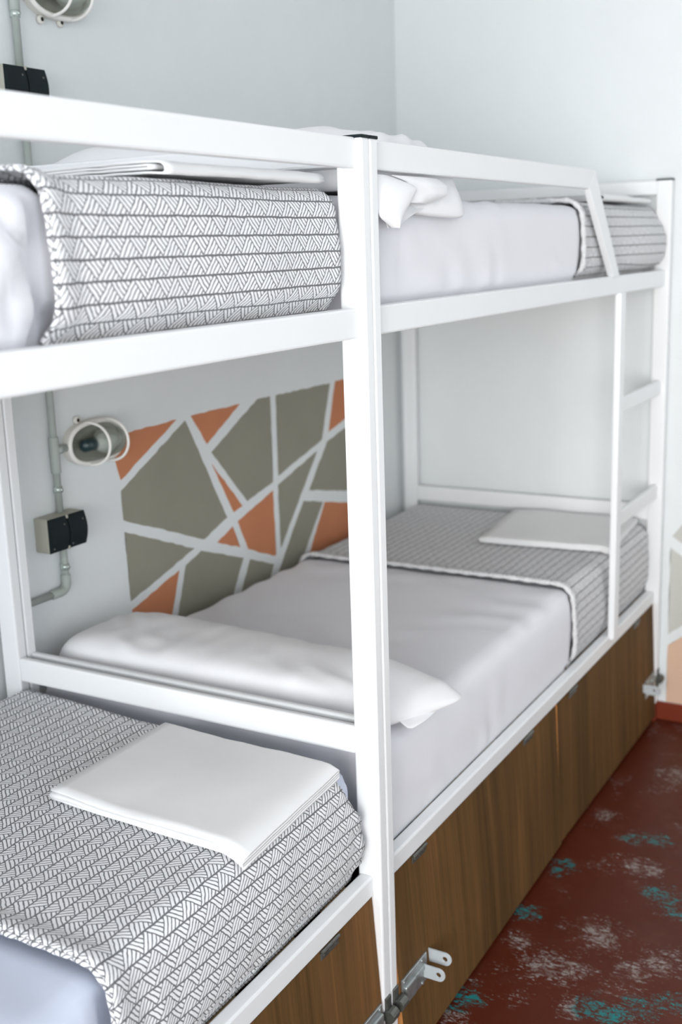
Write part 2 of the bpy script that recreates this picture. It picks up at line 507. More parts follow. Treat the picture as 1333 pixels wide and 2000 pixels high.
def make_bed(s, label):
    """s=+1: the bed beyond the middle posts; s=-1: its mirror image towards the camera"""
    root = empty('bunk_bed', (.5, s * 1.0, 0), label, 'bunk bed', 'bunk beds along the mural wall')
    def bx(name, mat, x0, x1, y0, y1, z0, z1, bev=.004, par=root):
        return box(name, mat, (x0, x1, s * y0, s * y1, z0, z1), par, bev)
    g = .0012
    for (y0, y1) in ((g, T), (L - T, L - g)):
        for (x0, x1) in ((W - P, W), (WB, WB + P)):
            p = bx('post', 'frame', x0, x1, y0, y1, .064, H)
            f = bx('post_foot', 'red', x0 + .001, x1 - .001, y0 + .001, y1 - .001, 0, .066, .002, p)
            f['label'] = 'red painted foot of the post'
            c = bx('post_cap', 'cap', x0 - .0008, x1 + .0008, y0 - .0006 * 0, y1 + .0004, H - .0015, H + .004, .0012, p)
            c['label'] = 'black plastic post cap'
    for (ya, yb) in ((.010, T - .001), (L - T + .001, L - .010)):
        for (z0, z1) in ((.710, .765), (1.757, 1.802)):
            bx('end_rail', 'frame', WB + P - .001, W - P + .001, ya, yb, z0, z1, .005)
    ye = (T - .001, L - T + .001)
    bx('side_rail', 'frame', RF - .028, RF, *ye, 1.477, 1.5275, .004)
    bx('side_rail', 'frame', .028, .056, *ye, 1.477, 1.5275, .004)
    bx('side_rail', 'frame', .929, .957, *ye, .426, .468, .004)
    bx('side_rail', 'frame', .028, .056, *ye, .426, .468, .004)
    # guard rail with its slanted end, one welded run
    bm = bmesh.new()
    x0, x1 = RF - .016, RF + .002
    def quad(p):
        vs = [bm.verts.new((x, s * y, z)) for x in (x0, x1) for (y, z) in p]
        a, b, c, d, e, f, g_, h = vs
        hexa(bm, [a, b, c, d, e, f, g_, h], .004)
    quad([(T - .001, 1.753), (1.195, 1.753), (1.232, 1.802), (T - .001, 1.802)])
    o = obj('guard_rail', bm, 'frame', root)
    bm = bmesh.new()
    quad([(1.190, 1.756), (1.415, 1.524), (1.477, 1.524), (1.238, 1.802)])
    obj('guard_slant', bm, 'frame', root)
    # ladder: one upright between the two side rails, rungs to the end post
    bx('ladder_upright', 'frame', RF - .0115, RF + .008, 1.472, 1.520, .455, 1.480, .004)
    for z in (.812, 1.155):
        bx('ladder_rung', 'frame', .944, .958, 1.515, L - T + .002, z - .0235, z + .0235, .004)
    # slatted bases under the mattresses
    for z in (1.486, .436):
        for k in range(11):
            y = .10 + k * .18
            bx('base_slat', 'slat', .056, .929 if z < 1 else RF - .028, y - .035, y + .035, z, z + .018, .002)
    # two plywood flaps close the storage space under the bed, hung from the lower rail and leaning out at the foot
    th = .013
    for e in (0, 1):
        ya, yb = ((T + .004, .9985), (1.0015, L - T - .004))[e]
        if s > 0:
            top, bot = (((.955, .955), (.990, .976)), ((.9572, .955), (.972, .975)))[e]
        else:
            top, bot = (.955, .955), (.982, .982)
        bm = bmesh.new()
        vs = []
        for z, xs in ((.024, bot), (.425, top)):
            vs += [(xs[0] - th, s * ya, z), (xs[0], s * ya, z), (xs[1], s * yb, z), (xs[1] - th, s * yb, z)]
        hexa(bm, [bm.verts.new(v) for v in vs])
        for f in bm.faces:
            f.normal_update()
            f.material_index = 1 if abs(f.normal.y) > .8 else 0
        flap = obj('storage_flap', bm, None, root, False, ['wood', 'edge'])
        flap['label'] = 'dark stained plywood flap with a bare orange edge'
        def fx(y, z):      # front surface of the flap
            k = (y - ya) / (yb - ya)
            a = top[0] * (1 - k) + top[1] * k
            b = bot[0] * (1 - k) + bot[1] * k
            return a + (b - a) * (.425 - z) / .401
        hy = (((.168, .79), (1.13, 1.763)) if s > 0 else ((.194, .85), (1.15, 1.80)))[e]
        for y in hy:
            bm = bmesh.new()
            x = fx(y, .42)
            add_box(bm, x - .001, x + .0025, s * (y - .031), s * (y + .031), .406, .424, .0008, 1)
            add_tube(bm, [(x + .003, s * (y - .031), .4225), (x + .003, s * (y + .031), .4225)], .0034, 8)
            for q in (-.02, 0, .02):
                add_tube(bm, [(x + .002, s * (y + q), .413), (x + .0035, s * (y + q), .413)], .0032, 8)
            obj('hinge', bm, 'oldzinc', flap)
        # sliding latch with two padlock lugs at the outer end of the flap
        yl = .028 if e == 0 else L - .028
        d = 1 if e == 0 else -1
        zc = .172 if e == 0 else .155
        def Y(q):
            return s * (yl + d * q)
        xb = fx(yl + d * .07, zc)
        bm = bmesh.new()
        add_box(bm, xb - .002, xb + .003, Y(.012), Y(.122), zc - .030, zc + .034, .001, 1)
        add_box(bm, xb + .001, xb + .010, Y(.016), Y(.060), zc - .020, zc + .018, .003, 2)
        add_box(bm, xb + .001, xb + .006, Y(.060), Y(.108), zc + .002, zc + .014, .002, 2)
        for (qy, qz) in ((.02, .027), (.10, .027), (.02, -.025), (.10, -.025)):
            add_tube(bm, [(xb + .002, Y(qy), zc + qz), (xb + .0048, Y(qy), zc + qz)], .004, 8)
        lp = obj('latch_plate', bm, 'zinc', flap)
        lp['label'] = 'galvanised sliding latch plate'
        for (q, z) in ((.108, zc - .001), (.140, zc + .016)):
            bm = bmesh.new()
            n = 14
            prof = [(-.004, -.0145), (.036, -.0145)] + [(.036 + .0145 * math.cos(a), .0145 * math.sin(a)) for a in [(-.5 + k / n) * math.pi for k in range(1, n)]] + [(.036, .0145), (-.004, .0145)]
            hole = [(.036 + .0058 * math.cos(2 * math.pi * k / 12), .0058 * math.sin(2 * math.pi * k / 12)) for k in range(12)]
            fn = lambda u, v, dd: (xb + u, Y(q) + dd, z + v)
            ring_plate(bm, prof, hole, fn, -.0016, .0016)
            lg = obj('hasp_lug', bm, 'lug', flap)
            lg['label'] = 'pale grey padlock lug with a hole'
        # keeper on the post
        bm = bmesh.new()
        add_box(bm, W - .002, W + .004, s * (yl - d * .022), s * (yl - d * .002), zc - .03, zc + .035, .001, 1)
        add_tube(bm, [(W + .010, s * (yl - d * .020), zc), (W + .010, s * (yl + d * .004), zc)], [.013, .013], 14)
        obj('latch_keeper', bm, 'oldzinc', root)
    return root

def ring_plate(bm, outer, hole, fn, d0, d1):
    """plate with a hole: bridge outer polygon and hole by angle"""
    c = (sum(p[0] for p in hole) / len(hole), sum(p[1] for p in hole) / len(hole))
    N = 40
    def hit(a):
        dx, dy = math.cos(a), math.sin(a)
        best = None
        for i in range(len(outer)):
            p, q = outer[i], outer[(i + 1) % len(outer)]
            ex, ey = q[0] - p[0], q[1] - p[1]
            den = dx * ey - dy * ex
            if abs(den) < 1e-12:
                continue
            t = ((p[0] - c[0]) * ey - (p[1] - c[1]) * ex) / den
            u = ((p[0] - c[0]) * dy - (p[1] - c[1]) * dx) / den
            if t > 0 and -1e-6 <= u <= 1 + 1e-6 and (best is None or t < best):
                best = t
        return (c[0] + dx * best, c[1] + dy * best)
    r = math.hypot(hole[0][0] - c[0], hole[0][1] - c[1])
    A = [2 * math.pi * k / N for k in range(N)]
    corner = [math.atan2(p[1] - c[1], p[0] - c[0]) % (2 * math.pi) for p in (outer[0], outer[-1])]
    A = sorted(A + corner)
    N = len(A)
    o = [[bm.verts.new(fn(*hit(a), d)) for a in A] for d in (d0, d1)]
    h = [[bm.verts.new(fn(c[0] + r * math.cos(a), c[1] + r * math.sin(a), d)) for a in A] for d in (d0, d1)]
    for i in range(N):
        j = (i + 1) % N
        bm.faces.new((o[0][i], o[0][j], h[0][j], h[0][i]))
        bm.faces.new((o[1][j], o[1][i], h[1][i], h[1][j]))
        bm.faces.new((o[0][j], o[0][i], o[1][i], o[1][j]))
        bm.faces.new((h[0][i], h[0][j], h[1][j], h[1][i]))

make_bed(1, 'white metal bunk bed in the corner with a ladder and slanted guard rail end')
make_bed(-1, 'white metal bunk bed nearest the camera, cut off by the left edge of the photo')

# ------------------------------------------------------------------ mattresses
def lin(a, b, n):
    return [a + (b - a) * i / n for i in range(n + 1)]

def axis(a, b, r, step):
    e = [a, a + r * .2, a + r * .45, a + r * .72, a + r]
    f = [b - r, b - r * .72, b - r * .45, b - r * .2, b]
    n = max(2, int((b - a - 2 * r) / step))
    return e[:-1] + lin(a + r, b - r, n) + f[1:]

def grid_box(bm, X, Y, Z):
    V = {}
    def v(p):
        if p not in V:
            V[p] = bm.verts.new(p)
        return V[p]
    for (A, B, fn) in ((X, Y, lambda a, b, e: (a, b, Z[e])), (X, Z, lambda a, b, e: (a, Y[e], b)), (Y, Z, lambda a, b, e: (X[e], a, b))):
        for e in (0, -1):
            for i in range(len(A) - 1):
                for j in range(len(B) - 1):
                    bm.faces.new((v(fn(A[i], B[j], e)), v(fn(A[i + 1], B[j], e)), v(fn(A[i + 1], B[j + 1], e)), v(fn(A[i], B[j + 1], e))))

def mattress(s, zb, zt, xf, seed, cover, label, folds=0.0):
    """fitted-sheet mattress, rounded edges, slight sag and puckered sides; pressed in under the blanket"""
    x0, x1, y0, y1 = .062, xf, .034, 1.966
    r, ry = .042, .024
    bm = bmesh.new()
    grid_box(bm, axis(x0, x1, r, .03), axis(y0, y1, ry, .020), axis(zb, zt, r, .014))
    railtop = .468 if zt < 1 else 1.5275
    for v in bm.verts:
        p = Vector(v.co)
        q = Vector((min(max(p.x, x0 + r), x1 - r), min(max(p.y, y0 + ry), y1 - ry), min(max(p.z, zb + .012), zt - r)))
        d = p - q
        d.y *= r / ry
        rr = r if p.z > zb + .02 else .012
        if d.length > 1e-7:
            n = d.normalized()
            p = q + Vector((n.x * r, n.y * ry, n.z * rr))
        else:
            n = Vector((0, 0, 1))
        c0 = cover[0] - (.050 * sstep(p.x, .88, .92) if cover[0] == .105 else 0)
        free = 1 - sstep(p.y, c0 - .030, c0 - .004) * (1 - sstep(p.y, cover[1] + .004, cover[1] + .030))
        a = .003 * nz(p, 3.1, seed) + .0015 * nz(p, 11, seed)
        if n.z > .6:                      # long soft furrows across the top
            a += .0028 * math.sin(p.y * 40 + 7 * nz((p.x, p.y * .35, 0), 5, seed) + p.x * 6) * sstep(nz(p, 2.3, seed + 3), -.15, .35)
        if n.x > .6:
            h = (p.z - railtop) / (zt - railtop)
            if h > 0:
                w = math.sin(p.y * 44 + h * 7 + 5 * nz((0, p.y * 1.4, h * .3), 4, seed))
                a += .0055 * w * (1 - h * .9) ** 2.0 * sstep(nz((0, p.y, h * .2), 5, seed + 9), -.2, .35)
                a += folds * .0055 * math.sin(p.y * 88 + 5 * nz((0, p.y, h * .5), 5, seed)) * sstep(h, 0, .15) * (1 - sstep(h, .75, 1.0))
                a += .007 * math.sin(math.pi * min(1, max(0, h)))
        a = a * free - .011 * (1 - free)
        if free < .5 and p.z < railtop + .05 and n.x > .3:
            p.x = min(p.x, .906 + .024 * sstep(p.z, railtop + .01, railtop + .05))
        if cover[0] - (.09 if cover[0] == .105 else .055) < p.y < cover[1] + .050:      # never through the blanket lying on it
            a = min(a, -.0015 if n.z > .6 else -.004)
            snug = True
        else:
            snug = False
        if n.z < -.3 or p.z < zb + .004:
            a = 0
        p += n * a
        p.x = min(p.x, .943)
        p.y = min(max(p.y, .034), 1.966)
        if p.z < railtop + .004:
            p.x = min(p.x, .924 - .018 * (1 - free))
        if p.z < railtop + .018 and p.x > .924 and free > .5:
            p.x = .924 + (p.x - .924) * (p.z - railtop - .004) / .014
        if snug:
            p.x = min(p.x, .922 if p.z > railtop + .045 else .903)
            p.x = max(p.x, .067)
        v.co = Vector((p.x, s * p.y, max(p.z, zb)))
    o = obj('mattress', bm, 'bluelit_sheet' if s < 0 and zt < 1 else 'sheet', None, True)
    return tag(o, label, 'mattress', 'mattresses on the bunk beds')

ZL, ZU = .690, 1.716
mattress(1, .4555, ZL, .932, 1.3, (1.218, 1.97), 'white sheeted mattress on the lower bunk of the corner bed, pillow at its near end')
mattress(1, 1.5055, ZU, .933, 4.1, (1.248, 1.97), 'white sheeted mattress on the upper bunk behind the guard rail of the corner bed')
mattress(-1, .4555, ZL - .004, .934, 7.7, (.105, .706), 'white mattress with painted-in blue light at bottom left, lower bunk of the nearest bed')
mattress(-1, 1.5055, ZU - .004, .934, 9.2, (.052, .690), 'white sheeted mattress on the upper bunk of the nearest bed, left edge of the photo', 1.5)

# ------------------------------------------------------------------ blankets folded across the foot of each bunk
def blanket_profile(s, zt, zbot, xf, bulge, r=.046):
    """cross-section from the wall side over the top and down the front: list of (x, z, nx, nz, arc)"""
    pts = []
    xb = .056
    for z in lin(zt - .11, zt - r, 4):
        pts.append((xb, z))
    for k in range(1, 7):
        a = math.pi - k / 6 * math.pi / 2
        pts.append((xb + r + r * math.cos(a), zt - r + r * math.sin(a)))
    xe = xf - r
    n = int((xe - xb - r) / .014)
    for x in lin(xb + r, xe, n)[1:]:
        pts.append((x, zt))
    for k in range(1, 9):
        a = math.pi / 2 - k / 8 * math.pi / 2
        pts.append((xe + r * math.cos(a), zt - r + r * math.sin(a)))
    n = 13
    for k in range(1, n + 1):
        f = k / n
        z = zt - r + (zbot - zt + r) * f
        x = xf + bulge * math.sin(math.pi * min(1, f * 1.02)) - (.024 if zt > 1 else .013 if s > 0 else .021) * sstep(f, .70, .97)
        pts.append((x, z))
    return pts

def blanket(s, zt, zbot, xf, bulge, ya, yb, seed, label, crease=1.0, edge=lambda f: 0.0, vshift=0.0, hem_end=0):
    prof = blanket_profile(s, zt, zbot, xf, bulge)
    arc = [0]
    for i in range(1, len(prof)):
        arc.append(arc[-1] + math.hypot(prof[i][0] - prof[i - 1][0], prof[i][1] - prof[i - 1][1]))
    nrm = []
    for i in range(len(prof)):
        a, b = prof[max(0, i - 1)], prof[min(len(prof) - 1, i + 1)]
        t = Vector((b[0] - a[0], 0, b[1] - a[1])).normalized()
        nrm.append(Vector((-t.z, 0, t.x)))
    ny = int((yb - ya) / .011)
    ys = lin(0, 1, ny)
    bm = bmesh.new()
    uvl = bm.loops.layers.uv.new('UVMap')
    iv = [[None] * len(prof) for _ in ys]
    tt = .006
    rows = []
    for off in (0.0, -tt):
        G = []
        for j, f in enumerate(ys):
            R_ = []
            for i, (x, z) in enumerate(prof):
                lo = ya + edge(arc[i] / arc[-1])
                y = lo + (yb - lo) * f
                n = nrm[i]
                front = sstep(arc[i], arc[-1] - .20, arc[-1] - .14)
                p = Vector((x, y, z))
                a = .0030 * nz(p, 6, seed) + .0014 * nz(p, 19, seed)
                low = sstep(arc[i], arc[-1] - .10, arc[-1])
                if s > 0 and zt > 1:      # swells past the slanted rail
                    a += .026 * sstep(y, 1.56, 1.84) * front * math.sin(math.pi * max(0, min(1, (z - zbot + .01) / (zt - zbot))))
                a += crease * front * .005 * math.sin(y * 46 + 9 * nz((0, y, z * .6), 6, seed)) * sstep(nz((z * .4, y, 0), 7, seed + 2), -.2, .4) * (.35 + low)
                rim = min(f, 1 - f) * (yb - ya)
                open_ = ((1 - f) if hem_end else f) * (yb - ya)
                a += .009 * (1 - sstep(open_, .010, .055))
                a += crease * front * .010 * (1 - sstep(rim, 0, .09)) * nz((z * 2.2, y, x), 16, seed)
                a *= 1 - .75 * sstep(arc[i], arc[-1] - .05, arc[-1] - .015)
                p = p + n * (a + off)
                R_.append(p)
            G.append(R_)
        rows.append([[bm.verts.new((p.x, s * p.y, p.z)) for p in R_] for R_ in G])
    A, B = rows
    def face(vs, ij):
        f = bm.faces.new(vs)
        for lp, (i, j) in zip(f.loops, ij):
            lo = ya + edge(arc[i] / arc[-1])
            lp[uvl].uv = (s * (lo + (yb - lo) * ys[j]), arc[i] + vshift)
    I, J = len(prof), len(ys)
    for j in range(J - 1):
        for i in range(I - 1):
            ij = [(i, j), (i + 1, j), (i + 1, j + 1), (i, j + 1)]
            face([A[j][i], A[j][i + 1], A[j + 1][i + 1], A[j + 1][i]], ij)
            face([B[j + 1][i], B[j + 1][i + 1], B[j][i + 1], B[j][i]], [ij[3], ij[2], ij[1], ij[0]])
    for i in range(I - 1):
        for j in (0, J - 1):
            face([A[j][i], B[j][i], B[j][i + 1], A[j][i + 1]], [(i, j), (i, j), (i + 1, j), (i + 1, j)])
    for j in range(J - 1):
        for i in (0, I - 1):
            face([A[j][i], A[j + 1][i], B[j + 1][i], B[j][i]], [(i, j), (i, j + 1), (i, j + 1), (i, j)])
    o = tag(obj('blanket', bm, 'blanket', None, True), label, 'blanket', 'printed blankets across the bunks')
    # the rolled hem along the open edge
    pts, uvs = [], []
    for i in range(3, I):
        x, z = prof[i]
        if z < (1.540 if zt > 1 else .480):
            break
        yh = ya + edge(arc[i] / arc[-1]) if hem_end == 0 else yb
        q = Vector((x, yh, z)) + nrm[i] * (.005 + .0030 * nz((x, yh, z), 6, seed))
        pts.append((q.x, s * (q.y - (.002 if hem_end == 0 else -.002)), q.z))
        uvs.append(arc[i])
    bm = bmesh.new()
    uvl = bm.loops.layers.uv.new('UVMap')
    rad = .0068 if hem_end == 0 else .0034
    add_tube(bm, pts, [rad * (1 + .26 * math.sin(i * 1.9)) for i in range(len(pts))], 8)
    bm.verts.index_update()
    for f in bm.faces:
        for lp in f.loops:
            k = lp.vert.index
            lp[uvl].uv = (s * (yb + rad * .7 * (k % 8)), uvs[min(k // 8, len(uvs) - 1)] + vshift)
    h = obj('hem', bm, 'hem' if hem_end == 0 else 'blanket', o, True)
    h['label'] = 'rolled hem of the blanket'
    return o

blanket(-1, ZL + .008, .460, .942, .008, .094, .738, 2.2, 'grey and white hatched blanket at the bottom left with a square folded sheet on it', 1.0, lambda f: -.062 + .078 * min(.93, max(0, f * 1.25 - .15)) - .054 * sstep(f, .80, .90), .004, 1)
blanket(-1, ZU + .009, 1.518, .936, .006, .052, .722, 5.5, 'grey and white hatched blanket hanging behind the near guard rail at upper left', .35, lambda f: 0, .011, 1)
blanket(1, ZL + .009, .460, .934, .005, 1.185, 1.960, 8.1, 'grey patterned blanket on the lower bunk by the ladder in the corner', .3, lambda f: 0, 0)
blanket(1, ZU + .009, 1.518, .933, .005, 1.215, 1.962, 11.3, 'grey patterned blanket on the upper bunk behind the slanted guard rail', .3, lambda f: 0, 0)

# ------------------------------------------------------------------ folded sheets
def serpentine(w, layers, gap, th, loose=0.0):
    """closed outline (u, z) of a cloth folded in zig-zag: u in -w/2..w/2"""
    mid = []
    z = th / 2
    for k in range(layers):
        a, b = (-w / 2, w / 2) if k % 2 == 0 else (w / 2, -w / 2)
        sgn = 1 if b > a else -1
        a += sgn * (.004 + .003 * (k % 2))
        b -= sgn * .004
        for q in lin(a, b, 14):
            mid.append((q, z))
        if k < layers - 1:
            rr = gap / 2
            for m in range(1, 6):
                t = -math.pi / 2 + m / 6 * math.pi
                mid.append((b + sgn * (rr + loose * (k == layers - 2)) * math.cos(t), z + rr + rr * math.sin(t)))
        z += gap
    out, inn = [], []
    for i in range(len(mid)):
        p, q = mid[max(0, i - 1)], mid[min(len(mid) - 1, i + 1)]
        t = Vector((q[0] - p[0], q[1] - p[1])).normalized()
        out.append((mid[i][0] - t.y * th / 2, mid[i][1] + t.x * th / 2))
        inn.append((mid[i][0] + t.y * th / 2, mid[i][1] - t.x * th / 2))
    return out, inn

def wrapped(w, th=.0032):
    """outline of a cloth rolled once round itself: one big soft front fold, inner plies behind it"""
    mid = [(q, th / 2) for q in lin(-w / 2, w / 2 - .008, 18)]
    def arc_(cx, cz, r, a0, a1, n=8, sx=1.0):
        return [(cx + sx * r * math.cos(a), cz + r * math.sin(a)) for a in lin(a0, a1, n)[1:]]
    R1 = .0068
    mid += arc_(w / 2 - .008, th / 2 + R1, R1, -math.pi / 2, math.pi / 2, 10, 1.15)
    zt_ = th / 2 + 2 * R1
    mid += [(q, zt_) for q in lin(w / 2 - .012, -w / 2 + .004, 18)]
    mid += arc_(-w / 2 + .004, zt_ - .0022, .0022, math.pi / 2, 1.5 * math.pi, 5)
    z2 = zt_ - .0044
    mid += [(q, z2) for q in lin(-w / 2 + .008, w / 2 - .030, 16)]
    mid += arc_(w / 2 - .030, z2 - .0021, .0021, math.pi / 2, -math.pi / 2, 5)
    mid += [(q, z2 - .0042) for q in lin(w / 2 - .034, -w / 2 + .006, 16)]
    out, inn = [], []
    for i in range(len(mid)):
        p, q = mid[max(0, i - 1)], mid[min(len(mid) - 1, i + 1)]
        t = Vector((q[0] - p[0], q[1] - p[1])).normalized()
        out.append((mid[i][0] - t.y * th / 2, mid[i][1] + t.x * th / 2))
        inn.append((mid[i][0] + t.y * th / 2, mid[i][1] - t.x * th / 2))
    return out, inn

def folded(corners, zfn, layers, gap, th, seed, label, axis_u='ad', loose=0.0, wob=.0015):
    """corners a,b,c,d (x,y): the fold zig-zags along a->d, and is extruded along a->b"""
    a, b, c, d = [Vector((q[0], q[1], 0)) for q in corners]
    bm = bmesh.new()
    n = 22
    w = ((d - a).length + (c - b).length) / 2
    out, inn = serpentine(w, layers, gap, th, loose) if layers else wrapped(w, th)
    rings = []
    for k in range(n + 1):
        f = k / n
        lo, hi = a.lerp(b, f), d.lerp(c, f)
        ring = []
        for (u, z) in out + inn[::-1]:
            g = u / w + .5
            p = lo + (hi - lo) * g
            e = .0018 * nz((f * 3, z * 160, 0), 2.5, seed)
            lift = wob * (nz((p.x, p.y, 0), 9, seed) + .6 * nz((p.x, p.y, 0), 25, seed))
            ring.append(bm.verts.new((p.x + e, p.y + e, zfn(p.x, p.y) + z * (1 + .25 * nz((p.x, p.y, 3), 6, seed)) + lift + wob)))
        rings.append(ring)
    m = len(rings[0])
    for k in range(n):
        for i in range(m):
            bm.faces.new((rings[k][i], rings[k][(i + 1) % m], rings[k + 1][(i + 1) % m], rings[k + 1][i]))
    h = m // 2
    for r_, flip in ((rings[0], False), (rings[-1], True)):
        for i in range(h - 1):
            q = (r_[i], r_[i + 1], r_[m - 2 - i], r_[m - 1 - i])
            bm.faces.new(q[::-1] if flip else q)
    return tag(obj('folded_sheet', bm, 'linen', None, True), label, 'folded sheet', 'folded white sheets on the blankets')

def top_lower(x, y):
    return ZL + .0135 - .016 * max(0, (x - .90) / .045) ** 2
def top_upper(x, y):
    return ZU + .0140 - .012 * max(0, (x - .90) / .045) ** 2
folded([(.531, -.414), (.948, -.430), (.934, -.100), (.527, -.083)], lambda x, y: top_lower(x, y), 4, .0046, .0032, 1.0, 'white folded sheet lying flat on the hatched blanket at lower left')
folded([(.52, 1.505), (.47, 1.93), (.905, 1.945), (.931, 1.545)], lambda x, y: top_lower(x, y) + .001, 4, .0045, .0032, 2.0, 'white folded sheet on the lower bunk blanket behind the ladder')
folded([(.46, -.480), (.45, -.075), (.925, -.070), (.925, -.480)], lambda x, y: top_upper(x, y), 0, .0062, .0028, 3.0, 'white folded sheet under the near guard rail, its fold curling open', 'ad', .009, .0022)
folded([(.47, 1.47), (.46, 1.93), (.918, 1.950), (.918, 1.46)], lambda x, y: top_upper(x, y) + .001, 0, .0050, .0030, 4.0, 'white folded sheet on the upper bunk beside the far corner post', 'ad', .002)

# ------------------------------------------------------------------ pillows
def pillow(quad, zfn, topfn, pu_, pv_, seed, label, wr=.004, prop=0.0):
    """quad a,b,c,d (x,y): a->b along the bed width; topfn gives the height of the middle"""
    a, b, c, d = [Vector((q[0], q[1], 0)) for q in quad]
    bm = bmesh.new()
    NU, NV = 84, 36
    def pt(u, v, top):
        fu, fv = (u + 1) / 2, (v + 1) / 2
        fu = .5 + (fu - .5) * (1 - .05 * abs(v) ** 5)
        fv = .5 + (fv - .5) * (1 - .16 * abs(u) ** 7)
        p = (a.lerp(b, fu)).lerp(d.lerp(c, fu), fv)
        k = pu_[0] if u < 0 else pu_[1]
        kv = pv_[0] if v < 0 else pv_[1]
        e = max(0.0, (1 - abs(u) ** k)) ** .55 * max(0.0, (1 - abs(v) ** kv)) ** .5
        w = wr * (nz((p.x * 2.2, p.y, 0), 9, seed) + .8 * math.sin(p.x * 30 + p.y * 60 + 9 * nz((p.x, p.y, 0), 5, seed)) * sstep(nz((p.x, p.y, 1), 5, seed + 4), -.05, .4)) * min(1, e * 2)
        cr = 1 - min(1, abs(nz((p.x + .4 * p.y, p.y * .4, 2), 13, seed + 1)) * 5)
        w -= wr * .7 * cr * cr * min(1, e * 2) * sstep(nz((p.x, p.y, 3), 4, seed), -.1, .3)
        w += wr * .6 * nz((p.x, p.y, 4), 34, seed) * (1 - e) * min(1, e * 4)
        edge = .008 * nz((p.x, p.y, 0), 12, seed + 2) * (1 - min(1, e * 1.4))
        base = zfn(p.x, p.y) + .004
        raise_ = prop * max(0, 1 - fv * 1.5) ** 1.3 * (1 - sstep(p.x, .66, .88))     # near edge propped on the end rail
        base += raise_
        lip = base + .010
        x = min(p.x + edge, 1.0 if base < 1 else .983)
        tz = lip + (topfn(p.x, p.y) - lip) * e + w
        if tz > 1.738:            # held back by the guard rail
            x = min(x, .938)
        if top:
            return Vector((x, max(p.y + edge, .031), tz))
        return Vector((x, max(p.y + edge, .031), lip - .010 * min(1, e * 3)))
    us = [math.sin(math.pi / 2 * (-1 + 2 * i / NU)) * .7 + .3 * (-1 + 2 * i / NU) for i in range(NU + 1)]
    vs = [math.sin(math.pi / 2 * (-1 + 2 * i / NV)) * .7 + .3 * (-1 + 2 * i / NV) for i in range(NV + 1)]
    T_ = [[bm.verts.new(pt(u, v, True)) for v in vs] for u in us]
    B_ = [[T_[i][j] if (i in (0, NU) or j in (0, NV)) else bm.verts.new(pt(us[i], vs[j], False)) for j in range(NV + 1)] for i in range(NU + 1)]
    for i in range(NU):
        for j in range(NV):
            bm.faces.new((T_[i][j], T_[i + 1][j], T_[i + 1][j + 1], T_[i][j + 1]))
            bm.faces.new([B_[i][j], B_[i][j + 1], B_[i + 1][j + 1], B_[i + 1][j]])
    return tag(obj('pillow', bm, 'cotton', None, True), label, 'pillow', 'white pillows at the near end of the corner bed')

def curve(tab, x):
    for (x0, y0), (x1, y1) in zip(tab, tab[1:]):
        if x <= x1:
            return y0 + (y1 - y0) * sstep(x, x0, x1)
    return tab[-1][1]

def over(zt, k=1.0):          # clear of the rounded front edge of the mattress
    def f(x, y):
        r, xr = .042, .938 - .042
        if x < xr:
            return zt + .004
        q = min(1.0, (x - xr) / (r + .012))
        return zt + .004 - k * r * (1 - math.sqrt(max(0, 1 - q * q))) - k * .018 * sstep(x, .945, .985)
    return f

pl = pillow([(.064, .040), (.905, .085), (1.004, .362), (.064, .395)], over(ZL, .12),
            lambda x, y: curve([(0, .796), (.20, .798), (.45, .792), (.8, .782), (.93, .760), (1.0, .722)], x), (11, 6), (7, 2.5), 1.0,
            'long white pillow lying flat on the lower bunk of the corner bed', .0036)
pu = pillow([(.065, .040), (.940, .040), (.976, .470), (.065, .380)], over(ZU),
            lambda x, y: curve([(0, 1.832), (.30, 1.852), (.75, 1.850), (.885, 1.832), (.926, 1.804), (.940, 1.752), (.952, 1.744), (.978, 1.722)], x), (5, 22), (2.8, 2.8), 6.0,
            'puffy white pillow on the upper bunk bulging above the guard rail', .0045)

# the open pillowcase end hanging below the guard rail
def coons(bm, L0, R0, nu=14, nv=10, bulge=.0, seed=0):
    """patch between two polylines (same number of points), bulging towards +x"""
    def samp(P_, t):
        k = t * (len(P_) - 1)
        i = min(int(k), len(P_) - 2)
        return Vector(P_[i]).lerp(Vector(P_[i + 1]), k - i)
    G = []
    for i in range(nu + 1):
        u = i / nu
        a, b = samp(L0, u), samp(R0, u)
        row = []
        for j in range(nv + 1):
            v = j / nv
            p = a.lerp(b, v)
            p.x += bulge * math.sin(math.pi * v) * (.6 + .4 * u) + .003 * nz(p, 22, seed)
            row.append(bm.verts.new(p))
        G.append(row)
    for i in range(nu):
        for j in range(nv):
            bm.faces.new((G[i][j], G[i + 1][j], G[i + 1][j + 1], G[i][j + 1]))

def cloth(name, parent, patches, th=.0022):
    bm = bmesh.new()
    for p in patches:
        coons(bm, *p)
    o = obj(name, bm, 'cotton', parent, True)
    md = o.modifiers.new('solid', 'SOLIDIFY')
    md.thickness = th
    md2 = o.modifiers.new('sub', 'SUBSURF')
    md2.levels = md2.render_levels = 1
    return o
FX = .966
c1 = cloth('pillowcase_flap', pu, [(
    [(.950, .034, 1.748), (FX, .034, 1.715), (FX + .004, .036, 1.675), (FX + .004, .083, 1.656)],
    [(.955, .098, 1.748), (FX + .012, .172, 1.728), (FX + .014, .135, 1.700), (FX + .010, .090, 1.657)], 14, 10, .010, 1)])
c1['label'] = 'turned back corner of the open pillowcase'
c2 = cloth('pillowcase_lining', pu, [(
    [(.952, .095, 1.712), (.955, .085, 1.69), (.958, .080, 1.672), (.962, .083, 1.657)],
    [(.953, .245, 1.700), (.957, .240, 1.694), (.962, .190, 1.684), (.963, .120, 1.662)], 12, 10, -.004, 2)])
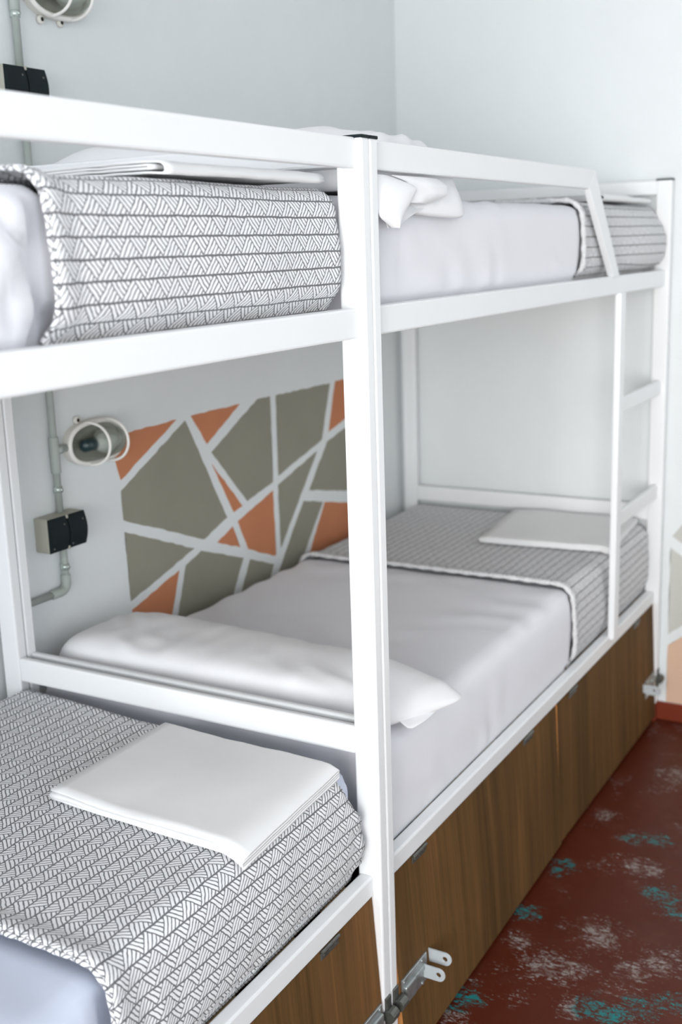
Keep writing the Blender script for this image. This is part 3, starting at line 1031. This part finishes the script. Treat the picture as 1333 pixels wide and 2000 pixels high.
c3 = cloth('pillowcase_fold', pu, [(
    [(.952, .110, 1.749), (.962, .160, 1.738), (.964, .165, 1.720), (.955, .145, 1.702)],
    [(.952, .305, 1.749), (.970, .315, 1.735), (.974, .305, 1.716), (.962, .235, 1.699)], 14, 12, .012, 3)])

c4 = cloth('pillowcase_flap', pl, [(
    [(.925, .150, .708), (.948, .150, .696), (.953, .160, .692)],
    [(.940, .300, .706), (.956, .296, .697), (.955, .285, .693)], 8, 12, .004, 4)])
c4['label'] = 'loose open end of the pillowcase under the pillow'

# ------------------------------------------------------------------ wall lamps, socket boxes, conduit on the left wall
def oval(ay, az, n=40, p=2.4):
    out = []
    for k in range(n):
        a = 2 * math.pi * k / n
        c, s_ = math.cos(a), math.sin(a)
        out.append((ay * math.copysign(abs(c) ** (2 / p), c), az * math.copysign(abs(s_) ** (2 / p), s_)))
    return out

def wall_lamp(yc, zc, flip, label):
    root = empty('wall_lamp', (0, yc, zc), label, 'wall lamp', 'caged oval wall lamps')
    bm = bmesh.new()
    add_prism(bm, oval(.098, .054), lambda u, v, d: (d, yc + u, zc + v), 0, .016)
    obj('lamp_base', bm, 'lampwhite', root)
    bm = bmesh.new()
    add_prism(bm, oval(.086, .044), lambda u, v, d: (d, yc + u, zc + v), .014, .0175)
    obj('reflector', bm, 'reflector', root)
    tube('guard_frame', 'lampwire', [(.021, yc + u, zc + v) for u, v in oval(.094, .050)], .0062, root, 10, True)
    for q in (-.033, .033):
        pts = [(.020 + .066 * max(0, math.sin(t)) ** .75, yc + q + .006 * math.sin(t), zc + .051 * math.cos(t)) for t in lin(0, math.pi, 26)]
        tube('guard_hoop', 'lampwire', pts, .0036, root, 8)
    # glass dome: elongated, ribbed
    bm = bmesh.new()
    NU, NV = 48, 14
    rows = []
    for j in range(NV + 1):
        t = j / NV * math.pi / 2
        rr = math.cos(t) ** .55 if j < NV else 0
        row = []
        for i in range(NU):
            a = 2 * math.pi * i / NU
            k = 1 + .008 * math.cos(a * 24)
            c, s_ = math.cos(a), math.sin(a)
            u = .080 * math.copysign(abs(c) ** .8, c) * rr * k
            v = .041 * math.copysign(abs(s_) ** .8, s_) * rr * k
            row.append((.016 + .058 * math.sin(t), yc + u, zc + v))
        rows.append(row)
    V = [[bm.verts.new(p) for p in r_] for r_ in rows[:-1]]
    tip = bm.verts.new(rows[-1][0])
    for j in range(NV - 1):
        for i in range(NU):
            bm.faces.new((V[j][i], V[j][(i + 1) % NU], V[j + 1][(i + 1) % NU], V[j + 1][i]))
    for i in range(NU):
        bm.faces.new((V[-1][i], V[-1][(i + 1) % NU], tip))
    obj('glass_dome', bm, 'glass', root, True)
    bm = bmesh.new()
    add_tube(bm, [(.038, yc - .030 + .012 * k, zc) for k in range(8)], [.011, .016, .0195, .021, .0205, .018, .013, .005], 16)
    obj('bulb', bm, 'bulb', root, True)
    bm = bmesh.new()
    add_tube(bm, [(.038, yc - .066, zc), (.038, yc - .064, zc), (.038, yc - .032, zc), (.038, yc - .030, zc)], [.010, .014, .014, .012], 16)
    obj('lamp_holder', bm, 'socket', root, True)
    for (u, v, r_) in ((-.047, .058 * flip, .010), (.101, -.004, .010)) + (((.015, -.057, .009),) if flip < 0 else ()):
        bm = bmesh.new()
        add_tube(bm, [(.001, yc + u, zc + v), (.008, yc + u, zc + v), (.010, yc + u, zc + v)], [r_, r_, r_ * .8], 14)
        e = obj('mounting_ear', bm, 'lampwhite', root, True)
        bm = bmesh.new()
        add_tube(bm, [(.0095, yc + u, zc + v), (.0108, yc + u, zc + v)], [r_ * .45] * 2, 10)
        obj('screw_hole', bm, 'darkhole', e)
    return root
wall_lamp(.338, 1.190, 1, 'caged wall lamp with a glass dome between the bunks, beside the mural')
wall_lamp(.332, 2.197, -1, 'caged wall lamp at the top left edge, above the upper bunk')

def socket_box(yc, zc, label):
    root = empty('socket_box', (0, yc, zc), label, 'socket box', 'double socket boxes on the left wall')
    hy, hz = .060, .041
    box('socket_body', 'boxgrey', (0, .044, yc - hy, yc + hy, zc - hz, zc + hz), root, .004)
    for q in (-1, 1):
        bm = bmesh.new()
        y0, y1 = (yc - hy, yc - .002) if q < 0 else (yc + .002, yc + hy)
        prof = [(.0435, -hz + .001), (.0435, hz - .001)] + [(.0455 + .009 * math.sin(math.pi * k / 10), hz - .001 - (2 * hz - .002) * k / 10) for k in range(11)]
        poly = [(z, x) for x, z in prof]
        add_prism(bm, poly, lambda u, v, d: (v, d, zc + u), y0, y1)
        cv = obj('socket_cover', bm, 'cap', root)
        cv['label'] = 'black hinged socket cover'
        for (yy, zz) in ((y0 + .010, -.030), (y1 - .012, .022)):
            bm = bmesh.new()
            xx = .0455 + .009 * math.sin(math.pi * (hz - zz) / (2 * hz))
            add_tube(bm, [(xx - .002, yy, zc + zz), (xx + .0012, yy, zc + zz)], .0022, 8)
            obj('cover_screw', bm, 'oldzinc', cv)
    for z in (-hz + .004, hz - .004):
        box('cover_clip', 'boxgrey', (.040, .050, yc - .0022, yc + .0022, zc + z - .004, zc + z + .004), root, .001)
    return root
socket_box(.186, 1.002, 'black double socket box on the wall below the caged lamp')
socket_box(.181, 1.985, 'black double socket box at the upper left, above the near guard rail')

def conduit(zs, label, tee_z, elbow):
    PX, R_ = .014, .0085
    root = empty('conduit', (0, .2, zs[0]), label, 'conduit', 'grey conduit runs on the left wall')
    tube('pipe', 'pipe', [(PX, .2, zs[0]), (PX, .2, zs[1])], R_, root)
    tube('pipe_collar', 'pipe', [(PX, .2, tee_z - .055), (PX, .2, tee_z - .052), (PX, .2, tee_z + .030), (PX, .2, tee_z + .033)], [R_ + .0005, .0115, .0115, R_ + .0005], root)
    tube('tee_branch', 'pipe', [(PX, .2, tee_z), (PX, .222, tee_z), (PX, .223, tee_z), (PX, .245, tee_z)], [.0105, .0105, R_, R_], root)
    def clip(z):
        bm = bmesh.new()
        add_tube(bm, [(PX, .2, z - .007), (PX, .2, z + .007)], R_ + .0022, 14)
        add_tube(bm, [(PX + R_, .2, z), (PX + R_ + .005, .2, z)], .004, 8)
        obj('pipe_clip', bm, 'pipe_clip', root, True)
    clip(tee_z - .092 if not elbow is None else tee_z - .06)
    return root, clip
PIPE_Z = 1.003
r1, clip1 = conduit((1.041, 1.946), 'grey wall conduit running down past the lower caged lamp to its socket box', 1.190, 1)
r0, clip0 = conduit((2.024, 2.60), 'grey wall conduit entering the top of the upper socket box', 2.197, None)
# run below the lower socket box, turning towards the camera
root = empty('conduit', (0, .2, .86), 'grey elbowed conduit below the lower socket box, going behind the bed post', 'conduit', 'grey conduit runs on the left wall')
tube('pipe', 'pipe', [(.014, .2, .963), (.014, .2, .872)], .0085, root)
ez = .853
tube('elbow', 'pipe', [(.014, .2, .893), (.014, .2, .890), (.014, .2, .873)] + [(.014, .18 + .02 * math.cos(a), .873 - .02 * math.sin(a)) for a in lin(0, math.pi / 2, 6)[1:]] + [(.014, .150, ez), (.014, .148, ez)], [.009] + [.0115] * 9 + [.009], root)
tube('pipe', 'pipe', [(.014, .165, ez), (.014, -.45, ez)], .0085, root)
bm = bmesh.new()
add_tube(bm, [(.014, .2, .903), (.014, .2, .918)], .0108, 14)
add_tube(bm, [(.020, .2, .911), (.028, .2, .911)], .004, 8)
obj('pipe_clip', bm, 'pipe_clip', root, True)
